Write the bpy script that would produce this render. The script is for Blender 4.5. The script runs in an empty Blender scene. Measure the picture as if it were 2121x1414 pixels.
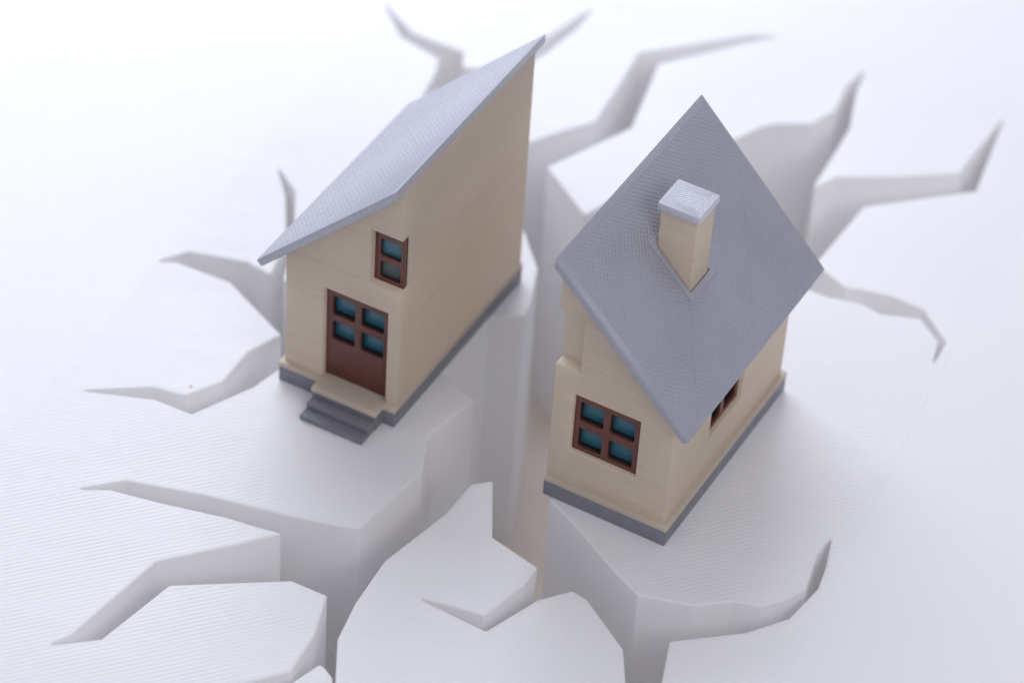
import bpy, bmesh, math, random
from math import radians, sin, cos, pi, sqrt
from mathutils import Vector, Matrix
from mathutils.geometry import delaunay_2d_cdt
random.seed(7)
# unit: 1 = 1 cm of the little plastic model.  ------------------------------------------------ camera
scene = bpy.context.scene
C = scene.collection
cam_d = bpy.data.cameras.new('camera'); cam = bpy.data.objects.new('camera', cam_d); C.objects.link(cam)
cam_d.sensor_width = 36; cam_d.lens = 117.06; cam_d.clip_start = 1; cam_d.clip_end = 1000
cam.matrix_world = Matrix(((0.99751, -0.07053, 0, 0), (0.04717, 0.66709, -0.74348, -56.7395),
                           (0.05244, 0.74163, 0.66876, 51.0366), (0, 0, 0, 1)))
cam_d.dof.use_dof = True; cam_d.dof.focus_distance = 70.7; cam_d.dof.aperture_fstop = 0.098
cam_d.dof.aperture_blades = 0
scene.camera = cam
# ------------------------------------------------ world and lamps (studio: soft boxes, no sky)
world = bpy.data.worlds.new('World'); scene.world = world; world.use_nodes = True
bg = world.node_tree.nodes['Background']
bg.inputs[0].default_value = (0.83, 0.86, 1.0, 1); bg.inputs[1].default_value = 0.57
def softbox(name, loc, target, sx, sy, power, col):
    l = bpy.data.lights.new(name, 'AREA'); l.shape = 'RECTANGLE'; l.size = sx; l.size_y = sy
    l.energy = power; l.color = col
    o = bpy.data.objects.new(name, l); C.objects.link(o); o.location = loc
    o.rotation_euler = (Vector(target)-Vector(loc)).to_track_quat('-Z', 'Y').to_euler()
    return o
softbox('back_softbox', (-14, 47, 41), (2, 8, 0), 62, 36, 43000, (0.84, 0.87, 1.0))
softbox('warm_fill_softbox', (26, -44, 40), (-1, 0, 3), 30, 22, 8500, (1.0, 0.95, 0.91))
scene.view_settings.view_transform = 'Standard'; scene.view_settings.look = 'None'
scene.view_settings.exposure = 0.0; scene.view_settings.gamma = 1
scene.cycles.use_denoising = True
scene.cycles.max_bounces = 24; scene.cycles.diffuse_bounces = 16; scene.cycles.transmission_bounces = 16; scene.cycles.glossy_bounces = 5
scene.cycles.caustics_reflective = False; scene.cycles.caustics_refractive = False
# ------------------------------------------------ material helpers
def mat(name, col, rough=.45, spec=.5, sss=0, radius=(1, .9, .8), sscale=.3):
    m = bpy.data.materials.new(name); m.use_nodes = True
    b = m.node_tree.nodes['Principled BSDF']
    b.inputs['Base Color'].default_value = (*col, 1); b.inputs['Roughness'].default_value = rough
    b.inputs['Specular IOR Level'].default_value = spec
    if sss:
        b.inputs['Subsurface Weight'].default_value = sss
        b.inputs['Subsurface Radius'].default_value = radius; b.inputs['Subsurface Scale'].default_value = sscale
    return m, m.node_tree, b
class N:
    """tiny node builder"""
    def __init__(s, nt): s.nt = nt
    def new(s, t, **k):
        n = s.nt.nodes.new(t)
        for a, b in k.items(): setattr(n, a, b)
        return n
    def put(s, sock, v):
        if isinstance(v, bpy.types.NodeSocket): s.nt.links.new(v, sock)
        else: sock.default_value = v
    def m(s, op, a, b=0., c=0.):
        n = s.new('ShaderNodeMath', operation=op)
        s.put(n.inputs[0], a); s.put(n.inputs[1], b); s.put(n.inputs[2], c); return n.outputs[0]
    def coord(s): return s.new('ShaderNodeTexCoord').outputs['Object']
    def sep(s, v):
        n = s.new('ShaderNodeSeparateXYZ'); s.put(n.inputs[0], v); return n.outputs
    def noise(s, vec, scale, detail=2., rough=.5, dim='3D'):
        n = s.new('ShaderNodeTexNoise'); s.put(n.inputs['Vector'], vec)
        n.inputs['Scale'].default_value = scale; n.inputs['Detail'].default_value = detail
        n.inputs['Roughness'].default_value = rough; return n.outputs[0]
    def mapping(s, vec, rot=(0, 0, 0), sc=(1, 1, 1), loc=(0, 0, 0)):
        n = s.new('ShaderNodeMapping'); s.put(n.inputs[0], vec)
        n.inputs['Rotation'].default_value = rot; n.inputs['Scale'].default_value = sc; n.inputs['Location'].default_value = loc
        return n.outputs[0]
    def mixc(s, f, a, b):
        n = s.new('ShaderNodeMix', data_type='RGBA'); s.put(n.inputs[0], f); s.put(n.inputs[6], a); s.put(n.inputs[7], b)
        return n.outputs[2]
    def mixf(s, f, a, b):
        n = s.new('ShaderNodeMix', data_type='FLOAT'); s.put(n.inputs[0], f); s.put(n.inputs[2], a); s.put(n.inputs[3], b)
        return n.outputs[0]
    def bump(s, h, dist, strength=1., normal=None):
        n = s.new('ShaderNodeBump'); s.put(n.inputs['Height'], h); n.inputs['Distance'].default_value = dist
        n.inputs['Strength'].default_value = strength
        if normal is not None: s.put(n.inputs['Normal'], normal)
        return n.outputs[0]
    def ridges(s, t, period):
        """rounded beads side by side: |sin| of a length t"""
        return s.m('ABSOLUTE', s.m('SINE', s.m('MULTIPLY', t, pi/period)))

# ------------------------------------------------ white ground: beads laid at 45 degrees to the plate, rim beads along the cracks
def ground_material():
    m, nt, b = mat('white_plastic', (.88, .88, .89), .42, .5)
    n = N(nt); co = n.coord()
    at = n.new('ShaderNodeAttribute', attribute_name='rim').outputs['Fac']
    geo = n.new('ShaderNodeNewGeometry').outputs['Normal']
    flat = n.m('GREATER_THAN', n.sep(geo)[2], .9)
    x, y, z = n.sep(n.mapping(co, (0, 0, radians(-21.5))))[:3]
    wob = n.m('MULTIPLY', n.noise(co, .5, 2), .045)
    v = n.m('ADD', y, wob)
    lines = n.ridges(v, .112)
    u = n.m('ADD', x, n.m('MULTIPLY', n.noise(n.mapping(co, loc=(5, 3, 0)), .5, 2), .1))
    cross = n.ridges(u, .112)
    # where the layer underneath shows through the lines turn into a weave of dots
    wx = n.m('ADD', n.sep(co)[0], n.m('MULTIPLY', n.noise(co, .45, 2.), 2.5))
    w1 = n.m('MINIMUM', n.m('MAXIMUM', n.m('SUBTRACT', wx, -4.6), 0.), 1.)
    w2 = n.m('MINIMUM', n.m('MAXIMUM', n.m('SUBTRACT', 5.2, wx), 0.), 1.)
    wf = n.m('MULTIPLY', w1, w2)
    amp = n.noise(n.mapping(co, (0, 0, radians(-21.5)), (.25, 1.6, 1), (1, 7, 0)), 1., 3.)
    ampr = n.new('ShaderNodeMapRange'); n.put(ampr.inputs[0], amp); ampr.inputs[1].default_value = .35; ampr.inputs[2].default_value = .65; ampr.inputs[3].default_value = .45; ampr.inputs[4].default_value = 1.15
    pat = n.m('MULTIPLY', lines, n.mixf(n.m('MULTIPLY', wf, .7), 1., cross))
    pat = n.m('MULTIPLY', pat, ampr.outputs[0])
    # a few long seams where the print head travelled
    s1 = n.m('ABSOLUTE', n.m('SINE', n.m('ADD', n.m('MULTIPLY', n.sep(n.mapping(co, (0, 0, radians(21))))[0], pi/5.3), .9)))
    seam = n.new('ShaderNodeMapRange'); n.put(seam.inputs[0], s1); seam.inputs[1].default_value = 0; seam.inputs[2].default_value = .035; seam.inputs[3].default_value = 1; seam.inputs[4].default_value = 0
    pat = n.m('MULTIPLY', pat, n.m('SUBTRACT', 1., n.m('MULTIPLY', seam.outputs[0], .8)))
    rimb = n.ridges(at, .035)
    isin = n.m('GREATER_THAN', at, .104)
    h = n.mixf(isin, n.m('MULTIPLY', rimb, .5), pat)
    fine = n.noise(co, 28., 3.)
    h = n.m('ADD', h, n.m('MULTIPLY', fine, .22))
    msk = 1.
    cx, cy = sum(p[0] for p in PLATE)/4, sum(p[1] for p in PLATE)/4
    for i in range(4):          # the printed plate ends here; the sheet beyond it is smooth
        (ax, ay), (bx, by) = PLATE[i], PLATE[(i+1) % 4]
        nx, ny = by-ay, ax-bx; ln = sqrt(nx*nx+ny*ny); nx /= ln; ny /= ln
        if (cx-ax)*nx+(cy-ay)*ny < 0: nx, ny = -nx, -ny
        o_ = n.sep(co)
        dd = n.m('ADD', n.m('MULTIPLY', o_[0], nx), n.m('ADD', n.m('MULTIPLY', o_[1], ny), -(ax*nx+ay*ny)))
        msk = n.m('MULTIPLY', n.m('MINIMUM', n.m('MAXIMUM', n.m('MULTIPLY', dd, 12.), 0.), 1.), msk)
    h = n.m('MULTIPLY', n.m('MULTIPLY', h, msk), flat)
    side = n.m('MULTIPLY', n.m('SUBTRACT', 1., flat), n.m('MULTIPLY', n.ridges(z, .05), .12))
    h = n.m('ADD', h, side)
    n.put(b.inputs['Normal'], n.bump(h, .0055))
    # faint handling stains
    st = n.new('ShaderNodeMapRange'); n.put(st.inputs[0], n.noise(co, .9, 4., .6)); st.inputs[1].default_value = .64; st.inputs[2].default_value = .8; st.inputs[4].default_value = .05
    n.put(b.inputs['Base Color'], n.mixc(st.outputs[0], (.88, .88, .89, 1), (.85, .77, .71, 1)))
    n.put(b.inputs['Roughness'], n.m('ADD', .34, n.m('MULTIPLY', n.noise(co, 3., 3.), .2)))
    # a hollow thin-skinned white print: part of the light goes through the skin and glows out of the crack walls
    tr = n.new('ShaderNodeBsdfTranslucent'); tr.inputs[0].default_value = (.97, .955, .93, 1)
    mx = n.new('ShaderNodeMixShader'); mx.inputs[0].default_value = .27; nt.links.new(b.inputs['Normal'].links[0].from_socket, tr.inputs['Normal'])
    nt.links.new(b.outputs[0], mx.inputs[1]); nt.links.new(tr.outputs[0], mx.inputs[2])
    nt.links.new(mx.outputs[0], nt.nodes['Material Output'].inputs[0])
    return m
def layered_plastic(name, col, col2, sss=.2, period=.042, amp=.012, rough=.42):
    """printed wall: thin horizontal layers, some a little proud or browner than the rest"""
    m, nt, b = mat(name, col, rough, .45, sss, (1, .8, .6), .18)
    n = N(nt); co = n.coord(); x, y, z = n.sep(co)[:3]
    band = n.noise(n.mapping(co, sc=(.1, .1, 13.)), 1., 4., .7)
    band2 = n.noise(n.mapping(co, sc=(.3, .3, 30.), loc=(3, 1, 2)), 1., 3., .7)
    lay = n.ridges(n.m('ADD', z, n.m('MULTIPLY', n.noise(co, .7, 1.), .02)), period)
    geo = n.new('ShaderNodeNewGeometry').outputs['Normal']
    wallish = n.m('LESS_THAN', n.m('ABSOLUTE', n.sep(geo)[2]), .5)
    diag = n.m('MULTIPLY', n.ridges(n.m('ADD', x, y), .09), .25)
    h = n.mixf(wallish, diag, n.m('ADD', n.m('MULTIPLY', lay, .8), n.m('ADD', n.m('MULTIPLY', band, 2.2), n.m('MULTIPLY', band2, 1.1))))
    n.put(b.inputs['Normal'], n.bump(h, amp))
    r = n.new('ShaderNodeMapRange'); n.put(r.inputs[0], band); r.inputs[1].default_value = .5; r.inputs[2].default_value = .8
    f = n.m('MULTIPLY', r.outputs[0], wallish)
    n.put(b.inputs['Base Color'], n.mixc(n.m('MULTIPLY', f, .55), (*col, 1), (*col2, 1)))
    n.put(b.inputs['Roughness'], n.m('ADD', rough-.08, n.m('MULTIPLY', band2, .2)))
    tr = n.new('ShaderNodeBsdfTranslucent'); tr.inputs[0].default_value = (.97, .87, .73, 1)     # hollow print, glows a little
    mx = n.new('ShaderNodeMixShader'); mx.inputs[0].default_value = .42; nt.links.new(b.inputs['Normal'].links[0].from_socket, tr.inputs['Normal'])
    nt.links.new(b.outputs[0], mx.inputs[1]); nt.links.new(tr.outputs[0], mx.inputs[2])
    nt.links.new(mx.outputs[0], nt.nodes['Material Output'].inputs[0])
    return m
def roof_material(name, u0, u1, s0, s1, hole=None, weave=1.0, amp=.010, base=(.36, .365, .41)):
    """object x, y lie in the roof plane: rim beads round the edge (and round the chimney hole), woven dots inside"""
    m, nt, b = mat(name, base, .30, .85)
    n = N(nt); co = n.coord(); x, y, z = n.sep(co)[:3]
    def dist(a0, a1, b0, b1):
        dx = n.m('MINIMUM', n.m('SUBTRACT', x, a0), n.m('SUBTRACT', a1, x))
        dy = n.m('MINIMUM', n.m('SUBTRACT', y, b0), n.m('SUBTRACT', b1, y))
        return n.m('MINIMUM', dx, dy)
    d = dist(s0, s1, u0, u1)
    if hole:
        d = n.m('MINIMUM', d, n.m('MULTIPLY', dist(*hole), -1.))
    rim = n.ridges(d, .05); inside = n.m('GREATER_THAN', d, .2)
    wob = n.m('MULTIPLY', n.noise(co, .8, 2.), .06)
    a = n.m('ADD', n.m('MULTIPLY', n.m('ADD', x, y), .7071), wob)
    c = n.m('ADD', n.m('MULTIPLY', n.m('SUBTRACT', x, y), .7071), wob)
    la, lc = n.ridges(a, .096), n.ridges(c, .096)
    k = n.noise(n.mapping(co, sc=(.5, .5, 1), loc=(2, 5, 0)), 1., 2.)
    kk = n.new('ShaderNodeMapRange'); n.put(kk.inputs[0], k); kk.inputs[1].default_value = .3; kk.inputs[2].default_value = .7; kk.inputs[3].default_value = .55; kk.inputs[4].default_value = 1.
    pat = n.m('ADD', n.m('MULTIPLY', la, n.mixf(weave, 1., lc)), n.m('MULTIPLY', la, .25))
    pat = n.m('MULTIPLY', pat, kk.outputs[0])
    # two long travel seams
    sm = n.m('ABSOLUTE', n.m('SINE', n.m('ADD', n.m('MULTIPLY', a, pi/1.9), .4)))
    seam = n.m('LESS_THAN', sm, .016)
    pat = n.m('SUBTRACT', pat, n.m('MULTIPLY', seam, .6))
    top = n.m('GREATER_THAN', z, -.03)
    geo = n.mixf(inside, n.m('MULTIPLY', rim, .42), pat)
    h = n.mixf(top, n.m('MULTIPLY', n.ridges(z, .05), .3), geo)
    h = n.m('ADD', h, n.m('MULTIPLY', n.noise(co, 40., 2.), .03))
    n.put(b.inputs['Normal'], n.bump(h, amp))
    v = n.noise(co, 1.3, 4.)
    n.put(b.inputs['Base Color'], n.mixc(v, (base[0]*.93, base[1]*.93, base[2]*.93, 1), (base[0]*1.07, base[1]*1.07, base[2]*1.07, 1)))
    n.put(b.inputs['Roughness'], n.m('ADD', .20, n.m('MULTIPLY', n.noise(co, 6., 3.), .2)))
    return m
def cap_material(x0, x1, y0, y1):
    m, nt, b = mat('grey_plastic_cap', (.50, .51, .56), .33, .8)
    n = N(nt); co = n.coord(); x, y, z = n.sep(co)[:3]
    dx = n.m('MINIMUM', n.m('SUBTRACT', x, x0), n.m('SUBTRACT', x1, x)); dy = n.m('MINIMUM', n.m('SUBTRACT', y, y0), n.m('SUBTRACT', y1, y))
    d = n.m('MINIMUM', dx, dy); ins = n.m('GREATER_THAN', d, .235)
    h = n.mixf(ins, n.ridges(d, .047), n.ridges(n.m('ADD', n.m('MULTIPLY', x, .8), n.m('MULTIPLY', y, -.75)), .075))
    geo = n.new('ShaderNodeNewGeometry').outputs['Normal']
    h = n.m('MULTIPLY', h, n.m('GREATER_THAN', n.sep(geo)[2], .8))
    h = n.m('ADD', h, n.m('MULTIPLY', n.noise(co, 30., 2.), .25))
    n.put(b.inputs['Normal'], n.bump(h, .011)); return m
def simple(name, col, rough, amp=.004, scale=20., sss=0, lines=None):
    m, nt, b = mat(name, col, rough, .5, sss, (1, .9, .8), .1)
    n = N(nt); co = n.coord(); x, y, z = n.sep(co)[:3]
    h = n.noise(co, scale, 3.)
    if lines == 'z': h = n.m('ADD', h, n.m('MULTIPLY', n.ridges(z, .05), .8))
    if lines == 'd': h = n.m('ADD', n.m('MULTIPLY', h, .6), n.ridges(n.m('ADD', n.m('MULTIPLY', x, .72), n.m('MULTIPLY', z, .69)), .055))
    n.put(b.inputs['Normal'], n.bump(h, amp))
    v = n.noise(co, 4., 4.)
    n.put(b.inputs['Base Color'], n.mixc(v, (col[0]*.82, col[1]*.82, col[2]*.82, 1), (col[0]*1.15, col[1]*1.15, col[2]*1.15, 1)))
    return m
TAN = layered_plastic('tan_plastic', (.76, .665, .555), (.52, .42, .31), sss=0)
GREYP = simple('grey_plastic', (.185, .188, .22), .45, .003, 14., .05, 'z')
BROWN = simple('brown_plastic', (.125, .036, .025), .35, .004, 12., 0, 'z')
DOORM = simple('brown_door_plastic', (.11, .031, .022), .33, .005, 12., 0, 'd')
TEAL = simple('teal_plastic', (.030, .125, .17), .16, .0018, 9., 0, 'd')
SHADE = simple('painted_shade', (.014, .014, .017), .5)  # near-black that puts shade into the colour of the pane reveals
SLATE = simple('dark_grey_green_plastic', (.055, .075, .075), .25, .0025, 9., 0, 'd')

# ------------------------------------------------ mesh helpers
def link(name, me, m=None, parent=None, loc=None):
    o = bpy.data.objects.new(name, me); C.objects.link(o)
    if m: me.materials.append(m)
    if parent: o.parent = parent
    if loc: o.location = loc
    return o
def prism_bm(bm, pts, axis, a, b):
    """polygon pts in the plane across `axis`, extruded from a to b"""
    def v(p, t): return {'y': (p[0], t, p[1]), 'x': (t, p[0], p[1]), 'z': (p[0], p[1], t)}[axis]
    A = [bm.verts.new(v(p, a)) for p in pts]; B = [bm.verts.new(v(p, b)) for p in pts]
    n = len(pts); bm.faces.new(A); bm.faces.new(B[::-1])
    for i in range(n): bm.faces.new((A[i], B[i], B[(i+1) % n], A[(i+1) % n]))
def box(bm, x0, x1, y0, y1, z0, z1): prism_bm(bm, [(x0, y0), (x1, y0), (x1, y1), (x0, y1)], 'z', z0, z1)
def to_mesh(bm, name):
    bmesh.ops.recalc_face_normals(bm, faces=bm.faces); me = bpy.data.meshes.new(name); bm.to_mesh(me); bm.free(); return me
def solid(name, build, cuts=(), bevel=.022, m=None, parent=None, loc=None, seg=3):
    """build(bm) minus boxes in cuts, edges rounded; modifiers are applied so the result is plain mesh"""
    bm = bmesh.new(); build(bm); me = to_mesh(bm, name)
    o = bpy.data.objects.new(name, me); C.objects.link(o); tmp = []
    for c in cuts:
        cb = bmesh.new()
        if len(c) == 7:     # opening with rounded corners, running along y
            x0, x1, y0, y1, z0, z1, rr = c
            pts = [(cx+rr*cos(radians(a0+t)), cz+rr*sin(radians(a0+t))) for cx, cz, a0 in ((x1-rr, z1-rr, 0), (x0+rr, z1-rr, 90), (x0+rr, z0+rr, 180), (x1-rr, z0+rr, 270)) for t in (0, 30, 60, 90)]
            prism_bm(cb, pts, 'y', y0, y1)
        else: box(cb, *c)
        cm = to_mesh(cb, 'cut'); co = bpy.data.objects.new('cut', cm); C.objects.link(co); tmp.append(co)
        md = o.modifiers.new('b', 'BOOLEAN'); md.operation = 'DIFFERENCE'; md.object = co; md.solver = 'EXACT'
    if bevel:
        md = o.modifiers.new('v', 'BEVEL'); md.width = bevel; md.segments = seg; md.limit_method = 'ANGLE'; md.angle_limit = radians(30)
    dg = bpy.context.evaluated_depsgraph_get(); dg.update()
    new = bpy.data.meshes.new_from_object(o.evaluated_get(dg)); new.name = name
    o.modifiers.clear(); o.data = new
    for t in tmp: bpy.data.objects.remove(t)
    for p in new.polygons: p.use_smooth = True
    new.set_sharp_from_angle(angle=radians(35)) if bevel else [setattr(p, 'use_smooth', False) for p in new.polygons]
    if m: new.materials.clear(); new.materials.append(m)
    if parent: o.parent = parent
    if loc: o.location = loc
    return o

# ------------------------------------------------ the cracked white ground
VOID = [(-9.131,-10.347),(-8.035,-10.052),(-6.830,-8.391),(-5.136,-8.134),(-4.290,-8.008),(-3.501,-8.368),(-3.651,-9.520),(-4.058,-10.616),(-4.943,-10.994),(-5.982,-11.331),(-6.885,-11.980),(-5.532,-11.814),(-4.592,-11.410),(-4.030,-10.907),(-3.479,-10.306),(-3.336,-10.453),(-3.193,-10.668),(-3.135,-11.167),(-3.310,-11.970),(-3.435,-13.262),(-3.067,-11.947),(-3.184,-9.585),(-2.901,-8.534),(-2.375,-7.235),(-1.167,-5.686),(-0.671,-4.723),(-0.260,-4.485),(-0.203,-4.570),(-0.124,-6.303),(0.889,-7.115),(0.654,-7.638),(-0.170,-8.646),(-0.682,-8.486),(-1.657,-8.231),(-0.113,-9.063),(0.918,-8.065),(1.642,-7.719),(1.957,-7.935),(2.765,-9.301),(2.836,-10.255),(2.895,-11.126),(3.117,-12.401),(3.344,-11.346),(3.574,-10.185),(3.729,-8.975),(5.331,-8.573),(6.249,-8.080),(6.880,-7.150),(7.058,-6.502),(7.225,-5.522),(6.886,-6.163),(6.625,-7.182),(6.168,-7.582),(5.639,-7.798),(5.054,-7.725),(4.222,-7.916),(3.582,-7.819),(3.038,-7.738),(2.584,-7.192),(1.651,-5.803),(1.056,-5.046),(1.154,-4.296),(3.591,0.664),(4.200,1.572),(5.214,1.852),(6.013,2.626),(6.866,2.579),(7.293,2.366),(8.071,2.209),(8.558,1.891),(9.478,1.812),(9.862,1.043),(9.653,0.173),(10.038,1.033),(9.571,2.095),(8.825,2.496),(8.187,2.635),(7.744,2.691),(7.274,3.221),(6.997,3.466),(7.212,3.825),(8.274,5.781),(11.044,6.680),(11.931,9.704),(10.686,7.276),(9.022,6.958),(7.656,6.805),(7.007,6.286),(8.009,8.807),(8.237,10.407),(8.510,11.283),(7.995,10.479),(7.675,9.432),(7.058,8.844),(6.189,8.745),(5.839,8.599),(5.356,8.177),(4.164,7.222),(2.880,6.048),(1.536,4.671),(0.544,6.439),(2.565,8.207),(3.048,10.206),(3.197,10.887),(4.507,11.548),(5.634,12.132),(6.370,12.384),(5.549,12.349),(4.407,11.906),(2.723,11.258),(2.251,9.855),(1.688,8.300),(0.842,7.818),(0.077,7.292),(-0.906,6.557),(-1.391,7.833),(-0.706,9.672),(0.391,11.107),(1.035,12.066),(1.504,12.997),(1.200,12.709),(0.333,11.632),(-0.504,10.536),(-1.375,10.133),(-1.680,10.138),(-1.753,10.350),(-1.729,10.778),(-2.436,11.102),(-3.074,11.437),(-3.625,12.220),(-3.921,12.687),(-3.345,11.261),(-2.321,10.445),(-2.361,9.918),(-2.621,8.898),(-2.696,7.877),(-2.546,6.372),(-3.455,4.427),(-4.461,2.712),(-5.242,1.379),(-5.412,1.618),(-5.370,2.351),(-5.322,3.147),(-5.360,3.659),(-5.445,4.789),(-5.970,5.744),(-5.656,4.692),(-5.515,3.481),(-5.491,2.775),(-5.712,1.689),(-6.318,2.091),(-7.681,2.317),(-8.444,1.895),(-7.931,1.950),(-6.617,1.368),(-5.255,-0.341),(-5.955,-1.007),(-6.419,-2.060),(-7.193,-2.588),(-7.952,-2.396),(-9.574,-2.644),(-7.853,-2.751),(-6.987,-3.135),(-5.727,-2.126),(-5.197,-1.449),(-5.012,-0.990),(-2.849,4.043),(-2.088,4.760),(-0.929,4.798),(0.106,3.974),(0.496,2.621),(0.371,1.299),(0.244,0.879),(-0.577,0.741),(-0.699,0.510),(-1.445,-0.037),(-1.728,-0.808),(-1.502,-1.257),(-0.735,-2.045),(-1.687,-3.277),(-1.712,-4.343),(-1.766,-4.485),(-2.963,-6.343),(-3.455,-6.312),(-4.710,-6.084),(-6.466,-5.667),(-8.135,-5.409),(-9.209,-5.757),(-8.444,-5.687),(-7.307,-5.975),(-5.826,-6.284),(-5.121,-6.507),(-4.564,-6.649),(-5.014,-6.839),(-5.457,-7.050),(-7.194,-7.767),(-8.676,-10.045)]
PLATE = [(13.66, 9.92), (-2.43, 15.98), (-15.8, -15.3), (1.1, -23.1)]
OUTER = [(90, 90), (-90, 90), (-90, -90), (90, -90)]
DEPTH = -7.4
def area(p): return sum(a[0]*b[1]-b[0]*a[1] for a, b in zip(p, p[1:]+p[:1]))/2
if area(VOID) > 0: VOID.reverse()          # clockwise: solid lies on the left
clean = [VOID[0]]
for p in VOID[1:]:
    if (Vector(p)-Vector(clean[-1])).length > .17: clean.append(p)
VOID = clean
def ring(d, r=.075, seg=5):
    """outline of the cracks moved d into the solid, every corner rounded with the same number of points"""
    n = len(VOID); P = []; R = []
    for i in range(n):
        p0, p, p1 = Vector(VOID[i-1]), Vector(VOID[i]), Vector(VOID[(i+1) % n])
        e0, e1 = (p-p0).normalized(), (p1-p).normalized()
        m = Vector((-e0.y-e1.y, e0.x+e1.x)); convex = e0.cross(e1) > 0
        ml = max(m.length, 1e-4); k = min(2/ml, 3. if convex else 1.25)
        P.append(p+m/ml*k*d); R.append(max(r-d, .004) if convex else r+d)
    out = []
    for i in range(n):
        p0, p, p1 = P[i-1], P[i], P[(i+1) % n]
        a, b = (p0-p), (p1-p); la, lb = a.length, b.length; a.normalize(); b.normalize()
        ang = a.angle(b, pi)
        t = min(R[i]/max(math.tan(ang/2), .05), la*.4, lb*.4, .3); t = max(t, .0005)
        q0, q1 = p+a*t, p+b*t
        for k in range(seg+1):
            s = k/seg; out.append(tuple(q0.lerp(p, s).lerp(p.lerp(q1, s), s)))
    return out
ring0 = ring(0)
def offset(poly, d): return ring(d)
def inside(pt, poly):
    x, y = pt; c = False; j = len(poly)-1
    for i in range(len(poly)):
        xi, yi = poly[i]; xj, yj = poly[j]
        if (yi > y) != (yj > y) and x < (xj-xi)*(y-yi)/(yj-yi)+xi: c = not c
        j = i
    return c
def ground():
    prof = [(0, DEPTH), (0, -2.), (0, -.05), (.007, -.022), (.024, -.006), (.045, 0), (.105, 0)]
    rings = [ring0 if d == 0 else offset(ring0, d) for d, z in prof]
    verts, faces, rim = [], [], []
    n = len(ring0)
    for (d, z), r in zip(prof, rings):
        verts += [(x, y, z) for x, y in r]; rim += [d]*n
    for k in range(len(prof)-1):
        for i in range(n):
            j = (i+1) % n; faces.append((k*n+j, (k+1)*n+j, (k+1)*n+i, k*n+i))
    inner = rings[-1]; base = (len(prof)-1)*n
    co = [Vector(p) for p in inner]+[Vector(p) for p in OUTER]
    ed = [(i, (i+1) % n) for i in range(n)]+[(n+i, n+(i+1) % 4) for i in range(4)]
    v2, e2, f2, ov, oe, of = delaunay_2d_cdt(co, ed, [], 0, 1e-5)
    idx = []
    for k, p in enumerate(v2):
        orig = [q for q in ov[k] if q < n]
        if orig: idx.append(base+orig[0])
        else:
            idx.append(len(verts)); verts.append((p.x, p.y, 0)); rim.append(.105)
    for f in f2:
        c = (v2[f[0]]+v2[f[1]]+v2[f[2]])/3
        if inside(c, OUTER) and not inside(c, inner): faces.append(tuple(idx[q] for q in f))
    # underside of the plate
    dn = [Vector(p) for p in ring0]+[Vector(p) for p in OUTER]
    v3, e3, f3, ov3, oe3, of3 = delaunay_2d_cdt(dn, ed, [], 0, 1e-5); b0 = len(verts)
    for p in v3: verts.append((p.x, p.y, DEPTH)); rim.append(0)
    for f in f3:
        c = (v3[f[0]]+v3[f[1]]+v3[f[2]])/3
        if inside(c, OUTER) and not inside(c, ring0): faces.append(tuple(b0+q for q in reversed(f)))
    # outer sides of the plate
    o0 = len(verts)
    for x, y in OUTER: verts.append((x, y, 0)); rim.append(.105)
    for x, y in OUTER: verts.append((x, y, DEPTH)); rim.append(0)
    for i in range(4): faces.append((o0+4+i, o0+4+(i+1) % 4, o0+(i+1) % 4, o0+i) if area(OUTER) > 0 else (o0+i, o0+(i+1) % 4, o0+4+(i+1) % 4, o0+4+i))
    me = bpy.data.meshes.new('ground'); me.from_pydata(verts, [], faces); me.validate()
    bm = bmesh.new(); bm.from_mesh(me); bmesh.ops.remove_doubles(bm, verts=bm.verts, dist=1e-5)
    for f in bm.faces:
        f.smooth = True
        if abs(f.normal.z) > .98 and (f.normal.z < 0) != (f.calc_center_median().z < -5): f.normal_flip()
    bm.to_mesh(me); bm.free()
    at = me.attributes.new('rim', 'FLOAT', 'POINT')
    # the weld kept one vertex of every pair; look its rim distance up again
    look = {(round(v[0], 4), round(v[1], 4), round(v[2], 4)): r for v, r in zip(verts, rim)}
    for v in me.vertices:
        at.data[v.index].value = look.get((round(v.co.x, 4), round(v.co.y, 4), round(v.co.z, 4)), .105)
    me.set_sharp_from_angle(angle=radians(32))
    o = link('ground', me, ground_material()); o['kind'] = 'structure'
    return o
ground()
# the light brown table top seen at the bottom of the cracks
def table():
    m, nt, b = mat('brown_table', (.52, .36, .24), .6, .3)
    n = N(nt); co = n.coord(); s = n.noise(n.mapping(co, sc=(1, .6, 1)), .9, 5., .6)
    n.put(b.inputs['Base Color'], n.mixc(s, (.70, .59, .49, 1), (.90, .84, .76, 1)))
    n.put(b.inputs['Normal'], n.bump(n.noise(co, 4., 4.), .02))
    bm = bmesh.new(); bmesh.ops.create_grid(bm, x_segments=1, y_segments=1, size=60)
    o = link('table', to_mesh(bm, 'table'), m, loc=(0, 0, DEPTH-.004)); o['kind'] = 'structure'
table()

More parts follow.
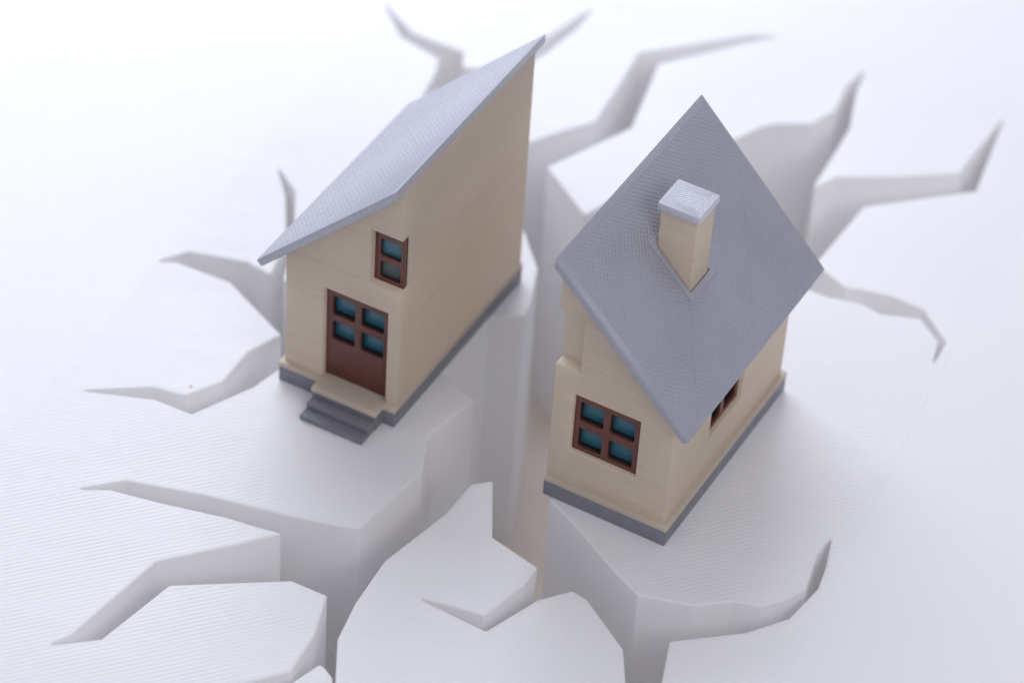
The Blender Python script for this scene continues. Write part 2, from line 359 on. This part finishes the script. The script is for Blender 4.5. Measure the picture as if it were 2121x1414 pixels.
# ------------------------------------------------ the two halves of the house (left half spans x -3..0, right half x 0..3; cut face at x = 0)
ZR, W, L, IN, HG, HS = 6.98, 3., 5.9, .1, .42, .55
def thing(name, label, cat, loc, rz, group=None):
    o = bpy.data.objects.new(name, None); C.objects.link(o); o.location = loc; o.rotation_euler = (0, 0, rz)
    o.empty_display_size = .5
    o['label'] = label; o['category'] = cat
    if group: o['group'] = group
    return o
def lattice(name, x0, x1, y, z0, z1, holes, depth, m, pm, parent, recess=.17, label=None, flip=False):
    """brown frame (or door leaf) with rounded openings; a teal pane sits behind each opening. flip: lies in a side wall."""
    f = solid(name, lambda bm: box(bm, x0, x1, y, y+.075, z0, z1), [(a, b, y-.1, y+.2, c, d, .05) for a, b, c, d in holes], .018, m, parent, seg=2)
    solid('shade_lining', lambda bm: box(bm, x0+.01, x1-.01, y+.077, y+depth, z0+.01, z1-.01), [(a-.006, b+.006, y-.1, y+depth+.1, c-.006, d+.006, .05) for a, b, c, d in holes], 0, SHADE, f)  # added lining, coloured near-black to imitate shade inside the openings
    for i, (a, b, c, d) in enumerate(holes):
        pmm = pm[i] if isinstance(pm, (list, tuple)) else pm
        solid('pane', lambda bm: box(bm, a-.03, b+.03, y+recess, y+depth-.02, c-.03, d+.03), (), 0, pmm, f)
    if flip:
        f.matrix_local = flip
    return f
def roof(sign, house, mm, hole=None):
    """slab whose local x runs down the slope, y along the ridge"""
    R2 = sqrt(2); S = 3.42*R2; T = .19
    def build(bm):      # vertical cut at the ridge, square cut at the eave
        prism_bm(bm, [(0, 0), (S, 0), (S, -T), (T, -T)], 'y', -.31, L+.35)
    cuts = []
    if hole: cuts = [(hole[0], hole[1], hole[2], hole[3], -1, 1)]
    o = solid('roof', build, cuts, .04, mm, house, seg=3)
    if hole:
        a, b, c, d = hole; w = .15
        solid('chimney_collar', lambda bm: box(bm, a-w, b+w, c-w, d+w, -.02, .014), [(a, b, c, d, -1, 1)], .008, mm, o)
    rot = Matrix.Rotation(radians(45), 4, 'Y')
    mt = Matrix.Translation((0, 0, ZR)) @ rot
    if sign < 0:
        mt = Matrix.Translation((0, L+.04, ZR)) @ Matrix.Rotation(pi, 4, 'Z') @ rot     # turned round: slopes the other way
    o.matrix_local = mt
    return o
def body(house, sign, cuts):
    xa, xb = (-W+IN, 0) if sign < 0 else (0, W-IN)
    top = lambda x: ZR-abs(x)-.255
    pts = [(xa, HS-.02), (xb, HS-.02), (xb, top(xb)), (xa, top(xa))]
    return solid('wall', lambda bm: prism_bm(bm, pts, 'y', IN, L-IN), cuts, .032, TAN, house)
# ---- left half: front door, steps, upper window cut through at the edge
A = thing('half_house', 'left half of a tan toy house, with brown door, grey steps and light roof', 'model house', (-2.4863, -3.1471, 0), radians(-26.235), 'halves of the split model house')
T2 = [(-1.94, -.30), (-.30, -.30)]
fp = [(-3, 0), (-1.94, 0), (-1.94, -.30), (-.30, -.30), (-.30, 0), (0, 0), (0, L), (-3, L)]
solid('plinth', lambda bm: prism_bm(bm, fp, 'z', 0, HG), (), .02, GREYP, A)
solid('floor_slab', lambda bm: prism_bm(bm, [(-3.015, -.015), (-1.955, -.015), (-1.955, -.34), (-.285, -.34), (-.285, -.015), (.012, -.015), (.012, L), (-3.015, L)], 'z', HG, HS), (), .02, TAN, A)
solid('step', lambda bm: box(bm, -1.92, -.32, -.58, -.30, 0, .28), (), .02, GREYP, A)
solid('step', lambda bm: box(bm, -1.92, -.32, -.87, -.58, 0, .14), (), .02, GREYP, A)
body(A, -1, [(-1.94, -.31, -.2, .62, 0.40, 3.17), (-.79, .3, -.2, .44, 3.84, 5.33)])
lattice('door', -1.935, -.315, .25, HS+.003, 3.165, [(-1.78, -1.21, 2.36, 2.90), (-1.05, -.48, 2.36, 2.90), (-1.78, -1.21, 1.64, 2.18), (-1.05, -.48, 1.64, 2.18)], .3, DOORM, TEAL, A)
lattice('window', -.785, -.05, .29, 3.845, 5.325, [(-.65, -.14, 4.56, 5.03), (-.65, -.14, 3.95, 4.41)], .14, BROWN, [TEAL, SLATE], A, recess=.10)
roofL = roof_material('grey_roof_left', -.31, L+.35, 0, 3.42*sqrt(2), None, 0., .009, (.36, .365, .42))
roof(-1, A, roofL)
# ---- right half: front and side window, notch at the cut edge, chimney
B = thing('half_house', 'right half of a tan plastic toy house, with square chimney and dark grey roof', 'model house', (.8955, -4.8753, 0), radians(-26.957), 'halves of the split model house')
solid('plinth', lambda bm: box(bm, 0, 3, 0, L, 0, HG), (), .02, GREYP, B)
solid('floor_slab', lambda bm: box(bm, .012, 3.012, -.012, L+.01, HG, HS), (), .02, TAN, B)
body(B, 1, [(-.3, .60, -.2, .39, 3.79, 5.30), (.505, 2.105, -.2, .58, 1.50, 3.14), (2.4, 3.4, 2.03, 3.62, 1.50, 3.12)])
hs = [(.63, 1.20, 2.36, 2.91), (1.36, 1.95, 2.36, 2.91), (.63, 1.20, 1.61, 2.16), (1.36, 1.95, 1.61, 2.16)]
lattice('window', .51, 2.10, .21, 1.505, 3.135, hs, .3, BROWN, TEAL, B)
hs2 = [(2.15, 2.73, 2.36, 2.90), (2.90, 3.48, 2.36, 2.90), (2.15, 2.73, 1.62, 2.16), (2.90, 3.48, 1.62, 2.16)]
# built facing -y, then turned to face +x
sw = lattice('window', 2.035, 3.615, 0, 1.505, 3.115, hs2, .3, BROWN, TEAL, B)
sw.matrix_local = Matrix.Translation((2.78, 0, 0)) @ Matrix.Rotation(radians(90), 4, 'Z')
R2 = sqrt(2)
CH = (1.05, 1.92, 2.355, 3.175)
hole = (CH[0]*R2-.02, CH[1]*R2+.03, CH[2]-.02, CH[3]+.05)
roofR = roof_material('grey_roof_right', -.31, L+.35, 0, 3.42*R2, hole, 1., .018, (.32, .325, .38))
roof(1, B, roofR, hole)
ch = solid('chimney', lambda bm: box(bm, CH[0], CH[1], CH[2], CH[3], 4.6, 6.90), (), .03, TAN, B)
solid('chimney_cap', lambda bm: box(bm, .98, 1.985, 2.29, 3.24, 6.895, 7.11), (), .045, cap_material(.98, 1.985, 2.29, 3.24), ch)
# ------------------------------------------------ small things
def crumb():
    m = simple('orange_crumb', (.85, .60, .36), .6)
    bm = bmesh.new(); bmesh.ops.create_icosphere(bm, subdivisions=2, radius=.028)
    for v in bm.verts: v.co = Vector((v.co.x*1.5, v.co.y*.9, v.co.z*.6))*random.uniform(.8, 1.2)
    o = link('crumb', to_mesh(bm, 'crumb'), m, loc=(-7.11, -2.26, .018)); o.rotation_euler = (0, 0, -.6)
    o['label'] = 'tiny orange crumb lying on the white slab left of the brown door'; o['category'] = 'crumb'
crumb()

def threads():
    m = simple('white_thread', (.8, .8, .82), .4)
    cu = bpy.data.curves.new('plastic_threads', 'CURVE'); cu.dimensions = '3D'; cu.bevel_depth = .0035
    rnd = random.Random(4)
    for z0, ln, dz in [(-1.25, .16, -.35), (-1.35, .22, -.45), (-1.5, .25, -.3), (-1.65, .12, -.1), (-2.1, .22, -.4), (-2.6, .3, .12), (-2.75, .25, -.1)]:
        sp = cu.splines.new('POLY'); sp.points.add(5)
        for k in range(6):
            t = k/5
            sp.points[k].co = (-3.53+ln*t+.02*sin(5*t+z0), -8.42-.05*t, z0+dz*t*t+rnd.uniform(-.015, .015), 1)
    cu.materials.append(m)
    o = bpy.data.objects.new('plastic_threads', cu); C.objects.link(o); o['kind'] = 'stuff'
    o['label'] = 'hair-thin stray plastic threads on the side wall of a white block'; o['category'] = 'threads'
threads()
